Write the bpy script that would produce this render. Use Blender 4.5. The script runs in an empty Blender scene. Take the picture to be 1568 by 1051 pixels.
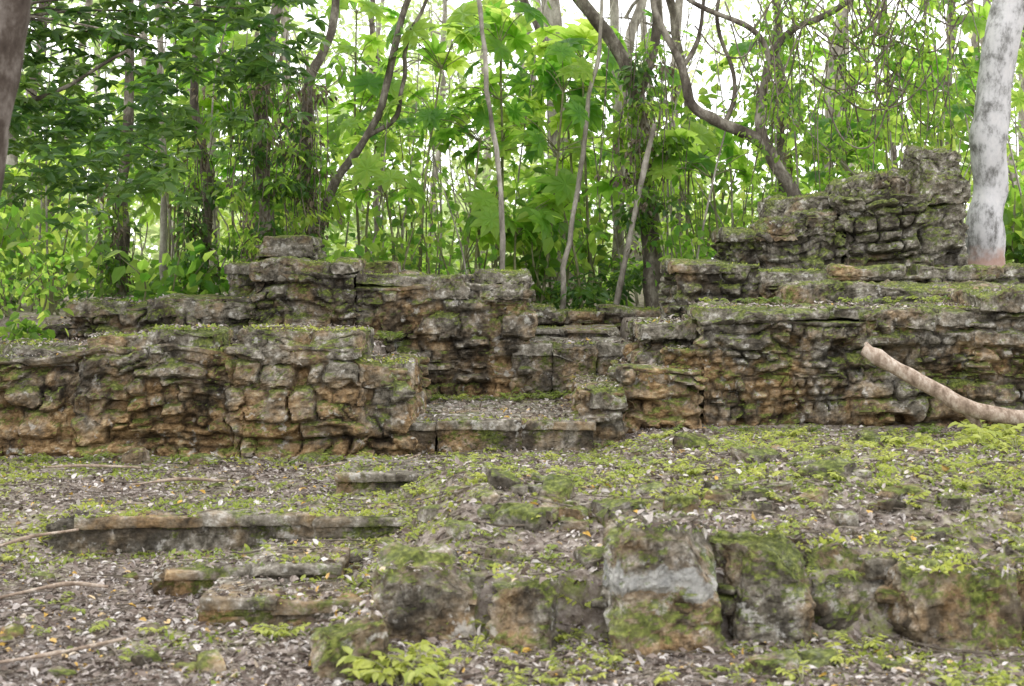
import bpy, math, numpy as np
from mathutils import Vector
rng = np.random.default_rng(11)
scene = bpy.context.scene

# ------------------------------------------------------------ noise utils
def h3(i, j, k, s=0):
    i = np.asarray(i, dtype=np.int64); j = np.asarray(j, dtype=np.int64); k = np.asarray(k, dtype=np.int64)
    n = (i*73856093 ^ j*19349663 ^ k*83492791 ^ (s+1)*265443576) & 0xffffffff
    n = ((n ^ (n >> 13))*1274126177) & 0xffffffff
    n = ((n ^ (n >> 15))*1103515245) & 0xffffffff
    n = n ^ (n >> 16)
    return (n & 0xffff)/65535.0

def vn(p, s=0):
    f = np.floor(p); i = f.astype(np.int64); t = p-f; t = t*t*(3-2*t)
    a, b, c = i[:, 0], i[:, 1], i[:, 2]
    x, y, z = t[:, 0], t[:, 1], t[:, 2]
    def L(u, v, w): return u+(v-u)*w
    return L(L(L(h3(a, b, c, s), h3(a+1, b, c, s), x), L(h3(a, b+1, c, s), h3(a+1, b+1, c, s), x), y),
             L(L(h3(a, b, c+1, s), h3(a+1, b, c+1, s), x), L(h3(a, b+1, c+1, s), h3(a+1, b+1, c+1, s), x), y), z)

def fbm(p, s=0, o=3):
    r = 0; a = 1.0; t = 0
    for k in range(o):
        r = r+a*(vn(p*(2.03**k)+17.3*k, s+k)-.5)*2; t += a; a *= .5
    return r/t

def fb2(x, y, f, s=0, o=3):
    return fbm(np.stack([x*f, y*f, np.zeros_like(x)], 1), s, o)

def ss(a, b, x):
    t = np.clip((x-a)/(b-a), 0, 1); return t*t*(3-2*t)

# ------------------------------------------------------------ mesh builder
class MB:
    def __init__(s):
        s.v = []; s.q = []; s.m = []; s.r = []; s.c = []; s.n = 0
    def add(s, v, q, mat=0, r=0.5, c=1.0):
        v = np.asarray(v, float).reshape(-1, 3); q = np.asarray(q, dtype=np.int64).reshape(-1, 4)
        s.v.append(v); s.q.append(q+s.n); s.m.append(np.full(len(q), mat))
        s.r.append(np.broadcast_to(np.asarray(r, float), (len(v),)).copy())
        s.c.append(np.broadcast_to(np.asarray(c, float), (len(v),)).copy())
        s.n += len(v)
    def leaves(s, c, d, n, L, W, mat=0, r=None, bend=.12):
        N = len(c)
        if N == 0: return
        d = d/np.linalg.norm(d, axis=1, keepdims=True)
        sd = np.cross(d, n); sd /= (np.linalg.norm(sd, axis=1, keepdims=True)+1e-9)
        n = np.cross(sd, d)
        L = np.broadcast_to(np.asarray(L, float), (N,))[:, None]; W = np.broadcast_to(np.asarray(W, float), (N,))[:, None]
        T = [(0, 0, 0), (.3, .48, .07), (.68, .36, .02), (1, 0, -bend), (.68, -.36, .02), (.3, -.48, .07)]
        V = np.stack([c+d*a*L+sd*b*W+n*e*L for a, b, e in T], 1)
        base = (np.arange(N)*6)[:, None]
        q = np.concatenate([base+np.array([0, 3, 2, 1]), base+np.array([0, 5, 4, 3])], 0)
        if r is None: r = rng.random(N)
        s.add(V.reshape(-1, 3), q, mat, np.repeat(r, 6))
    def clumps(s, C, R, per, L, W, mat=0, droop=.35, flat=.6, rb=None):
        C = np.asarray(C, float); K = len(C)
        if K == 0: return
        R = np.broadcast_to(np.asarray(R, float), (K,))
        cc = np.repeat(C, per, 0); rr = np.repeat(R, per)[:, None]; N = len(cc)
        g = rng.normal(size=(N, 3)); g /= np.linalg.norm(g, axis=1, keepdims=True)
        off = g*(rng.random((N, 1))**.5)*rr; off[:, 2] *= flat
        d = g*.8+rng.normal(size=(N, 3))*.5; d[:, 2] = d[:, 2]*.5-droop
        n = rng.normal(size=(N, 3))*.45; n[:, 2] += 1
        if rb is None: rb = rng.random(K)
        r = np.clip(np.repeat(rb, per)*.6+rng.random(N)*.4, 0, 1)
        sz = (.6+.7*rng.random(N))
        s.leaves(cc+off, d, n, L*sz, W*sz, mat, r)
    def palm(s, c, n, R, mat=0, K=9, W=.36, r=None, droop=.3):
        N = len(c); n = n/np.linalg.norm(n, axis=1, keepdims=True)
        a = rng.normal(size=(N, 3)); a = np.cross(a, n); a /= np.linalg.norm(a, axis=1, keepdims=True); b = np.cross(n, a)
        if r is None: r = rng.random(N)
        for k in range(K):
            t = (k+.5)/K*math.radians(330)
            d = a*math.cos(t)+b*math.sin(t)-n*droop*.6
            s.leaves(c, d, n, R*(.8+.25*math.sin(t*.5)), R*W, mat, np.clip(r+rng.normal(size=N)*.04, 0, 1), bend=droop)
    def tube(s, P, rad, mat=0, sides=8, sub=6, rough=.0, r=.5, wob=0):
        P = np.asarray(P, float); rad = np.asarray(rad, float)
        if sub > 1 and len(P) > 2:
            Q = np.vstack([2*P[0]-P[1], P, 2*P[-1]-P[-2]]); out = []; ro = []
            for i in range(1, len(Q)-2):
                for t in np.linspace(0, 1, sub, endpoint=False):
                    p0, p1, p2, p3 = Q[i-1:i+3]
                    out.append(.5*((2*p1)+(-p0+p2)*t+(2*p0-5*p1+4*p2-p3)*t*t+(-p0+3*p1-3*p2+p3)*t**3))
                    ro.append(rad[i-1]*(1-t)+rad[i]*t)
            out.append(P[-1]); ro.append(rad[-1]); P = np.array(out); rad = np.array(ro)
        if wob: P = P+fbm(P*2.2+5, 3, 2)[:, None]*np.array([wob, wob, 0])
        T = np.gradient(P, axis=0); T /= (np.linalg.norm(T, axis=1, keepdims=True)+1e-9)
        ref = np.array([0.02, 1, .05]) if abs(T[:, 1]).mean() < .8 else np.array([1, 0, 0.])
        A = np.cross(T, ref); A /= (np.linalg.norm(A, axis=1, keepdims=True)+1e-9); B = np.cross(T, A)
        th = np.arange(sides)/sides*2*math.pi
        D = A[:, None]*np.cos(th)[None, :, None]+B[:, None]*np.sin(th)[None, :, None]
        V = P[:, None]+D*rad[:, None, None]
        V = V.reshape(-1, 3)
        if rough:
            f = 1+rough*fbm(V*np.array([9, 9, 4]), 5, 3)
            V = np.repeat(P, sides, 0)+(V-np.repeat(P, sides, 0))*f[:, None]
        m = len(P); i = np.arange(m-1)[:, None]*sides; j = np.arange(sides)[None]
        q = np.stack([i+j, i+(j+1) % sides, i+sides+(j+1) % sides, i+sides+j], -1).reshape(-1, 4)
        s.add(V, q, mat, r)
        e = (m-1)*sides
        for b0 in (0, e):
            if sides == 8: s.add(V[b0:b0+8], [[0, 1, 2, 3], [0, 3, 4, 7], [4, 5, 6, 7]], mat, r)
    def finish(s, name, mats, smooth=False):
        v = np.concatenate(s.v); q = np.concatenate(s.q); m = np.concatenate(s.m)
        me = bpy.data.meshes.new(name)
        me.vertices.add(len(v)); me.vertices.foreach_set('co', v.astype(np.float32).ravel())
        me.loops.add(len(q)*4); me.loops.foreach_set('vertex_index', q.astype(np.int32).ravel())
        me.polygons.add(len(q)); me.polygons.foreach_set('loop_start', (np.arange(len(q))*4).astype(np.int32))
        me.polygons.foreach_set('material_index', m.astype(np.int32))
        me.polygons.foreach_set('use_smooth', np.full(len(q), smooth))
        for nm, arr in (('rnd', s.r), ('cav', s.c)):
            a = me.attributes.new(nm, 'FLOAT', 'POINT'); a.data.foreach_set('value', np.concatenate(arr).astype(np.float32))
        me.update(calc_edges=True)
        for mt in mats: me.materials.append(mt)
        o = bpy.data.objects.new(name, me); scene.collection.objects.link(o)
        return o

# ------------------------------------------------------------ materials
class NT:
    def __init__(s, name):
        s.m = bpy.data.materials.new(name); s.m.use_nodes = True; s.t = s.m.node_tree; s.t.nodes.clear()
        s.out = s.t.nodes.new('ShaderNodeOutputMaterial'); s.tc = s.t.nodes.new('ShaderNodeTexCoord')
    def n(s, typ, **kw):
        nd = s.t.nodes.new(typ)
        for k, v in kw.items():
            if k.startswith('_'): setattr(nd, k[1:], v)
            else: nd.inputs[k].default_value = v
        return nd
    def l(s, a, b): s.t.links.new(a, b)
    def noise(s, scale, detail=6, rough=.6, stretch=None, off=0):
        mp = s.n('ShaderNodeMapping'); s.l(s.tc.outputs['Object'], mp.inputs['Vector'])
        mp.inputs['Scale'].default_value = stretch or (1, 1, 1); mp.inputs['Location'].default_value = (off, off, off)
        nd = s.n('ShaderNodeTexNoise', Scale=scale, Detail=detail, Roughness=rough); s.l(mp.outputs[0], nd.inputs['Vector'])
        return nd.outputs['Fac']
    def attr(s, a):
        nd = s.n('ShaderNodeAttribute'); nd.attribute_name = a; return nd.outputs['Fac']
    def ramp(s, f, stops):
        nd = s.n('ShaderNodeValToRGB'); e = nd.color_ramp.elements
        while len(e) < len(stops): e.new(.5)
        for i, (p, c) in enumerate(stops):
            e[i].position = p; e[i].color = (c, c, c, 1) if not isinstance(c, tuple) else (*c, 1)
        s.l(f, nd.inputs['Fac']); return nd.outputs['Color']
    def mix(s, f, a, b, bt='MIX'):
        nd = s.n('ShaderNodeMix', _data_type='RGBA', _blend_type=bt)
        for x, i in ((f, 0), (a, 6), (b, 7)):
            if hasattr(x, 'is_output'): s.l(x, nd.inputs[i])
            else: nd.inputs[i].default_value = x if i == 0 else (*x, 1)
        return nd.outputs[2]
    def math(s, op, a, b=0.0, clamp=False):
        nd = s.n('ShaderNodeMath', _operation=op); nd.use_clamp = clamp
        for x, i in ((a, 0), (b, 1)):
            if hasattr(x, 'is_output'): s.l(x, nd.inputs[i])
            else: nd.inputs[i].default_value = x
        return nd.outputs[0]
    def done(s, col, rough=.85, bump=None, bs=.3, bd=.01, trans=None, tf=.4, spec=.3):
        b = s.n('ShaderNodeBsdfPrincipled'); b.inputs['Roughness'].default_value = rough
        b.inputs['Specular IOR Level'].default_value = spec
        s.l(col, b.inputs['Base Color'])
        if bump is not None:
            bp = s.n('ShaderNodeBump', Strength=bs, Distance=bd); s.l(bump, bp.inputs['Height']); s.l(bp.outputs[0], b.inputs['Normal'])
        sh = b.outputs[0]
        if trans is not None:
            t = s.n('ShaderNodeBsdfTranslucent'); s.l(trans, t.inputs['Color'])
            mx = s.n('ShaderNodeMixShader'); mx.inputs[0].default_value = tf
            s.l(sh, mx.inputs[1]); s.l(t.outputs[0], mx.inputs[2]); sh = mx.outputs[0]
        s.l(sh, s.out.inputs['Surface']); return s.m

def stone_mat(name, ochre=.5, moss=.5, dark=.5, z0=0., z1=1., plaster=None, topw=.15):
    k = NT(name)
    a = k.noise(11, 6, .74, (1, 1, 1.6)); b = k.noise(13, 6, .72, None, 7.)
    co = k.ramp(a, [(.32, (.06, .038, .02)), (.43, (.16, .1, .047)), (.53, (.31, .2, .1)), (.63, (.45, .34, .2)), (.73, (.64, .57, .47))])
    cg = k.ramp(b, [(.34, (.045, .039, .031)), (.45, (.13, .115, .09)), (.56, (.25, .225, .185)), (.68, (.56, .53, .48))])
    sx = k.n('ShaderNodeSeparateXYZ'); k.l(k.tc.outputs['Object'], sx.inputs[0])
    hz = k.math('DIVIDE', k.math('SUBTRACT', sx.outputs[2], z0), z1-z0)
    f = k.math('ADD', k.math('MULTIPLY', k.math('SUBTRACT', k.noise(2.6, 4, .65, None, 3.), .5), 4.0), k.math('MULTIPLY', hz, .9))
    f = k.math('ADD', f, k.math('MULTIPLY', k.math('SUBTRACT', k.attr('rnd'), .5), .6))
    f = k.math('ADD', f, 1.05-ochre*1.4, True)
    col = k.mix(f, co, cg)
    dk = k.ramp(k.noise(3.1, 6, .7, (1, 1, .7), 21.), [(.62-dark*.2, 0.), (.72-dark*.2, 1.)])
    col = k.mix(k.math('MULTIPLY', dk, .82), col, k.ramp(a, [(.38, (.012, .010, .008)), (.60, (.07, .058, .043)), (.74, (.27, .24, .2))]))
    lc = k.ramp(k.noise(9, 5, .65, None, 33.), [(.60, 0.), (.65, 1.)])
    col = k.mix(k.math('MULTIPLY', lc, .6), col, (.50, .48, .44))
    if plaster:
        pz = k.math('ADD', sx.outputs[2], k.math('MULTIPLY', k.math('SUBTRACT', k.noise(9, 5, .6, None, 9), .5), .3))
        pf = k.ramp(k.math('MULTIPLY', pz, 2.0), [(plaster[0]*2-.03, 0.), (plaster[0]*2, 1.), (plaster[1]*2, 1.), (plaster[1]*2+.04, 0.)])
        col = k.mix(k.math('MULTIPLY', pf, .85), col, k.ramp(b, [(.35, (.2, .2, .19)), (.6, (.4, .395, .37))]))
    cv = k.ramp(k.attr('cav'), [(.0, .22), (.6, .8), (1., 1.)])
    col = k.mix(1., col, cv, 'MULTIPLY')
    g = k.n('ShaderNodeNewGeometry'); sn = k.n('ShaderNodeSeparateXYZ'); k.l(g.outputs['True Normal'], sn.inputs[0])
    mn = k.noise(4.2, 6, .72, None, 51.)
    mf = k.math('ADD', k.math('MULTIPLY', sn.outputs[2], topw), mn)
    mf = k.math('ADD', mf, k.math('MULTIPLY', hz, .04))
    ms = k.ramp(mf, [(.68-moss*.14, 0.), (.75-moss*.14, 1.)])
    mc = k.ramp(k.noise(38, 3, .6), [(.3, (.025, .034, .007)), (.5, (.085, .11, .02)), (.75, (.27, .30, .07))])
    col = k.mix(k.math('MULTIPLY', ms, .82), col, mc)
    return k.done(col, .92, k.noise(48, 4, .75), .8, .018, spec=.12)

def leaf_mat(name, stops, tstops, tf=.45, rough=.45):
    k = NT(name); r = k.attr('rnd')
    return k.done(k.ramp(r, stops), rough, trans=k.ramp(r, tstops), tf=tf, spec=.35)

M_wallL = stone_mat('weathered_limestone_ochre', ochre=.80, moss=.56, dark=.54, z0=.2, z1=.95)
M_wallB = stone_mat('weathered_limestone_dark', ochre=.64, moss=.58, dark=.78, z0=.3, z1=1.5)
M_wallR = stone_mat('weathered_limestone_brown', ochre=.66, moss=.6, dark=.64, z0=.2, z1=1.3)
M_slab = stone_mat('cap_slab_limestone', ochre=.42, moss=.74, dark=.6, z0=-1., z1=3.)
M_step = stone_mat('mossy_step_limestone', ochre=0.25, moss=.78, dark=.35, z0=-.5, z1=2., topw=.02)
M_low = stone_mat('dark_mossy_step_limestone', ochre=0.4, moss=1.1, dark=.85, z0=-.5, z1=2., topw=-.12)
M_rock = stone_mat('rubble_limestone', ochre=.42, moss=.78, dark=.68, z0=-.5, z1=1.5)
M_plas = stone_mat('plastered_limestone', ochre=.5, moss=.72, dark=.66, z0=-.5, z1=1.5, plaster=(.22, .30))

k = NT('forest_soil')
c = k.ramp(k.noise(16, 7, .75), [(.3, (.055, .042, .033)), (.45, (.155, .125, .103)), (.58, (.28, .24, .21)), (.72, (.46, .42, .385))])
gr = k.ramp(k.noise(60, 4, .7), [(.3, (.08, .10, .015)), (.55, (.22, .26, .06)), (.75, (.4, .43, .13))])
c = k.mix(k.math('MULTIPLY', k.attr('rnd'), k.ramp(k.noise(9, 5, .7, None, 5), [(.47, 0.), (.60, .8)])), c, gr)
M_soil = k.done(c, .95, k.noise(70, 4, .7), .6, .015, spec=.1)

k = NT('litter_leaf'); r = k.attr('rnd')
M_litter = k.done(k.ramp(r, [(0, (.055, .04, .03)), (.25, (.14, .104, .083)), (.5, (.25, .205, .177)), (.75, (.38, .335, .305)), (.95, (.54, .505, .475)), (.985, (.48, .3, .06))]), .6, spec=.3)
M_green = leaf_mat('ground_green', [(0, (.06, .10, .02)), (.5, (.2, .26, .05)), (1, (.41, .43, .09))], [(0, (.15, .28, .03)), (1, (.58, .62, .12))], .4)
M_under = leaf_mat('undergrowth_leaf', [(0, (.04, .09, .018)), (.5, (.09, .165, .03)), (1, (.19, .26, .045))], [(0, (.14, .32, .03)), (.6, (.42, .66, .08)), (1, (.76, .86, .18))], .6)
M_far = leaf_mat('distant_leaf', [(0, (.1, .15, .06)), (.5, (.18, .24, .1)), (1, (.3, .35, .15))], [(0, (.42, .58, .22)), (.6, (.64, .78, .32)), (1, (.9, .93, .52))], .62)
M_dark = leaf_mat('dark_leaf', [(0, (.022, .06, .016)), (.6, (.05, .11, .026)), (1, (.12, .18, .04))], [(0, (.07, .2, .025)), (1, (.35, .55, .09))], .42, .33)
M_cec = leaf_mat('broad_leaf', [(0, (.05, .14, .025)), (.5, (.1, .2, .035)), (1, (.18, .28, .045))], [(0, (.22, .5, .05)), (.5, (.46, .74, .1)), (1, (.7, .86, .18))], .6)
M_dead = leaf_mat('dead_vine_leaf', [(0, (.05, .04, .028)), (1, (.2, .16, .11))], [(0, (.08, .06, .03)), (1, (.25, .2, .1))], .25, .7)

def bark(name, c0, c1, c2, sc=7):
    k = NT(name)
    c = k.ramp(k.noise(sc, 6, .72, (1, 1, .55)), [(.33, c0), (.5, c1), (.66, c2)])
    return k.done(c, .9, k.noise(30, 4, .7, (1, 1, .3)), .6, .01, spec=.15)
M_bark = bark('bark_grey_brown', (.035, .028, .022), (.1, .085, .068), (.28, .255, .21))
M_barkd = bark('bark_dark', (.025, .018, .014), (.07, .055, .045), (.19, .165, .145))
M_barkp = bark('bark_pale', (.1, .088, .07), (.25, .225, .19), (.46, .425, .37))
M_stem = bark('green_stem', (.07, .08, .035), (.17, .165, .09), (.3, .29, .18))
M_vine = bark('dry_vine', (.05, .04, .03), (.13, .108, .085), (.27, .235, .19))
M_log = bark('barkless_log', (.10, .07, .05), (.27, .205, .155), (.5, .43, .36), 14)
k = NT('bark_smooth_white')
c = k.ramp(k.noise(7.5, 7, .72, (1, 1, .6)), [(.36, (.13, .125, .12)), (.44, (.29, .285, .28)), (.52, (.46, .45, .455)), (.7, (.56, .54, .53))])
sx = k.n('ShaderNodeSeparateXYZ'); k.l(k.tc.outputs['Object'], sx.inputs[0])
zz = k.math('ADD', sx.outputs[2], k.math('MULTIPLY', k.noise(6, 3), .35))
c = k.mix(k.ramp(k.math('SUBTRACT', zz, 1.3), [(.38, .8), (.5, 0.)]), c, (.35, .21, .16))
M_white = k.done(c, .8, k.noise(26, 5, .7, (1, 1, .5)), .3, .006, spec=.2)

# ------------------------------------------------------------ terrain
def T(x, y):
    x = np.asarray(x, float); y = np.asarray(y, float); sh = x.shape; x = x.ravel(); y = y.ravel()
    w = .12*fb2(x, y, 1.1, 40, 2)
    left = -.01+.12*ss(7.5, 7.9, y)
    left = left+(.13*ss(6.9, 8.2, y)-left)*(1-ss(-2.6, -2.3, x))
    m = ss(-.85, -.2, x+w-.02*(y-6))
    drop = .17+.12*(1-ss(.5, 1.1, x))
    zr = .24*ss(5.66, 5.8, y)+.18*ss(5.8, 6.5, y+w)-drop*ss(7, 10.2, y)
    z = left*(1-m)+zr*m
    z = z+.07*fb2(x, y, 1.5, 41, 3)*ss(5.9, 6.6, y)*m*(1-ss(9.6, 10.2, y))
    z = z+(.28-z)*ss(10.42, 10.7, y)*ss(-1.1, -.95, x)
    z = z+(.82-z)*ss(10.3, 10.5, y)*(1-ss(-1.1, -.95, x))
    z = z+(.95-z)*ss(10.9, 11.2, y)*ss(.95, 1.1, x)
    z = z+(1.0-z)*ss(12.25, 12.5, y)*(1-ss(-.1, .02, x))
    z = z+(.70-z)*ss(12.25, 12.5, y)*ss(-.1, .02, x)*(1-ss(.95, 1.1, x))
    z = z+(.97-z)*ss(14.1, 14.4, y)
    z = z+.35*ss(3, 4.5, x)*ss(12.5, 14, y)
    z = z+(.25*fb2(x, y, .25, 44, 2))*ss(14.5, 17, y)
    z = z+.014*fb2(x, y, 5, 42, 3)+.008*fb2(x, y, 22, 43, 2)
    return z.reshape(sh)
def T1(x, y): return float(T(np.array([x]), np.array([y]))[0])
def greenmask(x, y):
    g = fb2(x, y, 1.6, 60, 4)*1.3
    b = .02+.40*ss(6.0, 6.8, y)*(1-ss(10.2, 10.6, y))-.08*(1-ss(4.8, 6.2, y))
    b = b-.12*ss(8.2, 7.4, y)*(1-ss(-.9, -.4, x))
    return np.clip(ss(-.2, .5, g+b), 0, 1)

def axis(a, b, st, far, growth=1.25):
    c = list(np.arange(a, b+1e-6, st)); d = st
    while c[-1] < far[1]: d *= growth; c.append(c[-1]+d)
    d = st
    while c[0] > far[0]: d *= growth; c.insert(0, c[0]-d)
    return np.array(c)
gx = axis(-4.6, 4.6, .022, (-160, 160)); gy = axis(4.3, 12.6, .022, (-60, 260))
X, Y = np.meshgrid(gx, gy); Z = T(X, Y)
mb = MB(); nx = len(gx); ny = len(gy)
i = np.arange(ny-1)[:, None]*nx; j = np.arange(nx-1)[None]
q = np.stack([i+j, i+j+1, i+nx+j+1, i+nx+j], -1).reshape(-1, 4)
mb.add(np.stack([X, Y, Z], -1).reshape(-1, 3), q, 0, greenmask(X.ravel(), Y.ravel()))
mb.finish('ground', [M_soil], True)

# ------------------------------------------------------------ stone boxes
TOPS = []
def layer(p, zz, uw, seed, ch, sl, wid):
    r0 = np.random.default_rng(seed); b = [-1.0]
    while b[-1] < 4: b.append(b[-1]+ch*(.3+1.6*r0.random()))
    b = np.array(b); ci = np.clip(np.searchsorted(b, zz), 1, len(b)-1)
    dz = np.minimum(zz-b[ci-1], b[ci]-zz); hc = h3(ci, ci*0, ci*0+3, seed)
    L = sl*(.4+1.6*hc); u = p[:, 0]+p[:, 1]*.83
    uu = (u+uw)/L+hc*17; si = np.floor(uu).astype(np.int64); fu = uu-si
    du = np.minimum(fu, 1-fu)*L*1.4
    k = .018; d = -np.log(np.exp(-dz/k)+np.exp(-du/k))*k
    d = np.maximum(d, 0)
    r = h3(ci, si, ci*0+9, seed); r2 = h3(ci, si, ci*0+4, seed)
    return ss(0, 1, d/wid)**.75, r, r2
def masonry(p, seed, ch, sl, amp, gap):
    zz = p[:, 2]+.06*fbm(p*np.array([1.3, 1.3, .4]), 1, 2)+.05*fbm(p*np.array([4, 4, 4]), 2, 2)+.018*fbm(p*18, 4, 2)
    uw = .16*fbm(p*4.5, 3, 3)
    wid = .016+.03*vn(p*5, 8)
    p1, ra, r2a = layer(p, zz, uw, 500+seed//100, ch*1.2, sl*1.15, wid)
    p2, rb, r2b = layer(p, zz, uw*.7, 700+seed//100, ch*.55, sl*.55, wid*.6)
    k = ss(-.02, .12, fbm(p*np.array([2.2, 2.2, 4.0]), 12, 2))
    prof = p1*(1-k)+p2*k; r = ra*(1-k)+rb*k; r2 = r2a*(1-k)+r2b*k
    g = gap*(.25+1.25*vn(p*2.7, 15))
    dd = amp*1.5*(r-.5)*2-.07*ss(.18, .12, r2)
    disp = -g+(g+dd)*prof
    hol = ss(.2, .5, fbm(p*np.array([2.3, 2.3, 4.5]), 21, 2))
    disp -= .065*hol
    disp += .022*fbm(p*np.array([5, 5, 11]), 5, 3)+.026*np.abs(fbm(p*np.array([13, 13, 19]), 6, 3))+.016*fbm(p*38, 7, 2)-.01
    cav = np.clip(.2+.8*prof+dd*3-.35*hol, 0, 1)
    return disp, cav, r

def sbox(mb, x0, x1, y0, y1, z0, z1, mat=0, res=.013, kind='wall', seed=1, ch=.085, sl=.2, amp=.035, gap=.045, rr=.035,
         shear=0., topn=.03, tilt=0., reg=True, faces='FLRTB', rough=1., rot=0., lean=0., crack=1., cuts=0):
    c = np.array([(x0+x1)/2, (y0+y1)/2, (z0+z1)/2]); h = np.array([(x1-x0)/2, (y1-y0)/2, (z1-z0)/2])
    rr = min(rr, h.min()*.9)
    cr_ = np.random.default_rng(seed+5000); planes = []
    for _ in range(cuts):
        nn = cr_.normal(size=3); nn[1] = -abs(nn[1])*(1 if cr_.random() < .7 else -1); nn[2] = abs(nn[2])*.8; nn /= np.linalg.norm(nn)
        planes.append((nn, (np.abs(nn)*h).sum()*cr_.uniform(.60, .86)))
    def grid(ax, sgn):
        o = [a for a in (0, 1, 2) if a != ax]
        rs = res if ax != 1 or sgn < 0 else res*4
        na = max(3, int(2*h[o[0]]/rs)+1); nb = max(3, int(2*h[o[1]]/(rs*(1.6 if ax == 2 else 1)))+1)
        A, B = np.meshgrid(np.linspace(-h[o[0]], h[o[0]], na), np.linspace(-h[o[1]], h[o[1]], nb))
        P = np.zeros((nb*na, 3)); P[:, o[0]] = A.ravel(); P[:, o[1]] = B.ravel(); P[:, ax] = sgn*h[ax]
        i = np.arange(nb-1)[:, None]*na; j = np.arange(na-1)[None]
        q = np.stack([i+j, i+j+1, i+na+j+1, i+na+j], -1).reshape(-1, 4)
        if (sgn > 0) == (ax == 1): q = q[:, ::-1]
        return P, q
    for f in faces:
        P, q = grid(*{'F': (1, -1), 'B': (1, 1), 'L': (0, -1), 'R': (0, 1), 'T': (2, 1), 'D': (2, -1)}[f])
        inner = h-rr; Q = np.clip(P, -inner, inner); dv = P-Q; n = dv/(np.linalg.norm(dv, axis=1, keepdims=True)+1e-9)
        W = P+c
        side = 1-np.clip(np.abs(n[:, 2]), 0, 1)**2
        if kind == 'wall':
            dsp, cav, r = masonry(W, seed, ch, sl, amp, gap)
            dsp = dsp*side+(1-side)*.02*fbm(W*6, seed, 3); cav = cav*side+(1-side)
        else:
            s = min(1, h.min()*8)*rough
            dsp = .03*s*fbm(W*3.2+seed, seed, 2)+.022*s*fbm(W*np.array([7, 7, 11]), seed+1, 3)+.02*s*np.abs(fbm(W*24, seed+2, 3))-.01*s
            cr = np.abs(fbm(W*np.array([3.5, 3.5, 6.]), seed+7, 3)); dsp -= .014*s*crack*(1-ss(0, .05, cr))
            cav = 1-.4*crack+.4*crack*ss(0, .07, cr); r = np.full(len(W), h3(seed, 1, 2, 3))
        base = Q+n*rr
        for nn, dd_ in planes:
            ov = np.maximum(0, base@nn-dd_); base = base-ov[:, None]*nn
        W = base+c+n*dsp[:, None]
        hf = np.clip((W[:, 2]-z0)/(z1-z0), 0, 1)
        W[:, 2] += hf*(topn*fb2(W[:, 0], W[:, 1], 2.1, seed+9, 3)+tilt*(W[:, 0]-c[0]))
        W[:, 1] += shear*(W[:, 0]-c[0])+lean*(W[:, 2]-z0)
        if rot:
            ca, sa = math.cos(rot), math.sin(rot); dx = W[:, 0]-c[0]; dy = W[:, 1]-c[1]
            W[:, 0] = c[0]+dx*ca-dy*sa; W[:, 1] = c[1]+dx*sa+dy*ca
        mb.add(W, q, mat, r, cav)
    if reg: TOPS.append((x0+.02, x1-.02, y0+.02, y1-.02, z1, tilt, shear, c[0]))

def slabs(mb, x0, x1, yf, dep, ztop, th, seed, mat=1, lmin=.22, lmax=1.0, zslope=0., shear=0., jit=.035, skip=.0):
    r = np.random.default_rng(seed); x = x0; xc = (x0+x1)/2
    while x < x1-.1:
        L = min(lmin+(lmax-lmin)*r.random(), x1-x)
        if x1-x-L < .15: L = x1-x
        yy = yf+shear*((x+L/2)-xc); zt = ztop+zslope*(x+L/2-xc)+2*jit*(r.random()-.5)
        t = th*(.7+.8*r.random())
        if r.random() >= skip:
            sbox(mb, x-.006, x+L+.006, yy-.03+.08*r.random(), yy+dep, zt-t, zt, mat, kind='slab', seed=seed*13+int(x*100)+900,
                 rr=.045, shear=shear, topn=.06, rot=(r.random()-.5)*.06, rough=1.7, tilt=(r.random()-.5)*.09, cuts=2)
        x += L

# ---- left lower wall
mb = MB()
sbox(mb, -6.2, -3.0, 9.85, 10.6, -.1, .80, 0, seed=21, shear=.08, ch=.12, sl=.26, tilt=.03, topn=.08)
sbox(mb, -3.08, -1.92, 9.95, 10.6, -.1, .88, 0, seed=22, shear=.08, ch=.12, sl=.26, topn=.08)
sbox(mb, -2.0, -1.05, 10.02, 10.75, -.1, .88, 0, seed=23, shear=.08, ch=.13, sl=.28, topn=.08)
sbox(mb, -1.30, -.72, 10.1, 12.1, -.1, .72, 0, seed=24, shear=.02, ch=.12, sl=.3)
slabs(mb, -6.2, -3.0, 9.94, .62, .85, .13, 31, zslope=.03, shear=.08, jit=.05, skip=.1)
sbox(mb, -3.02, -2.55, 9.97, 10.5, .80, .97, 1, kind='slab', seed=41, rough=1.5, rot=.04, cuts=3)
sbox(mb, -2.58, -2.07, 9.98, 10.55, .76, 1.02, 1, kind='slab', seed=42, rough=1.5, rot=-.03, cuts=3)
sbox(mb, -1.94, -1.42, 10.03, 10.6, .76, 1.02, 1, kind='slab', seed=43, rough=1.5, rot=.03, cuts=3)
sbox(mb, -1.44, -1.05, 10.07, 10.7, .80, 1.01, 1, kind='slab', seed=44, rough=1.5, rot=-.04, cuts=3)
sbox(mb, -1.27, -.70, 10.10, 10.95, .58, .785, 1, kind='slab', seed=45, rough=1.4, cuts=2)
mb.finish('ruin_wall', [M_wallL, M_slab])

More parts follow.
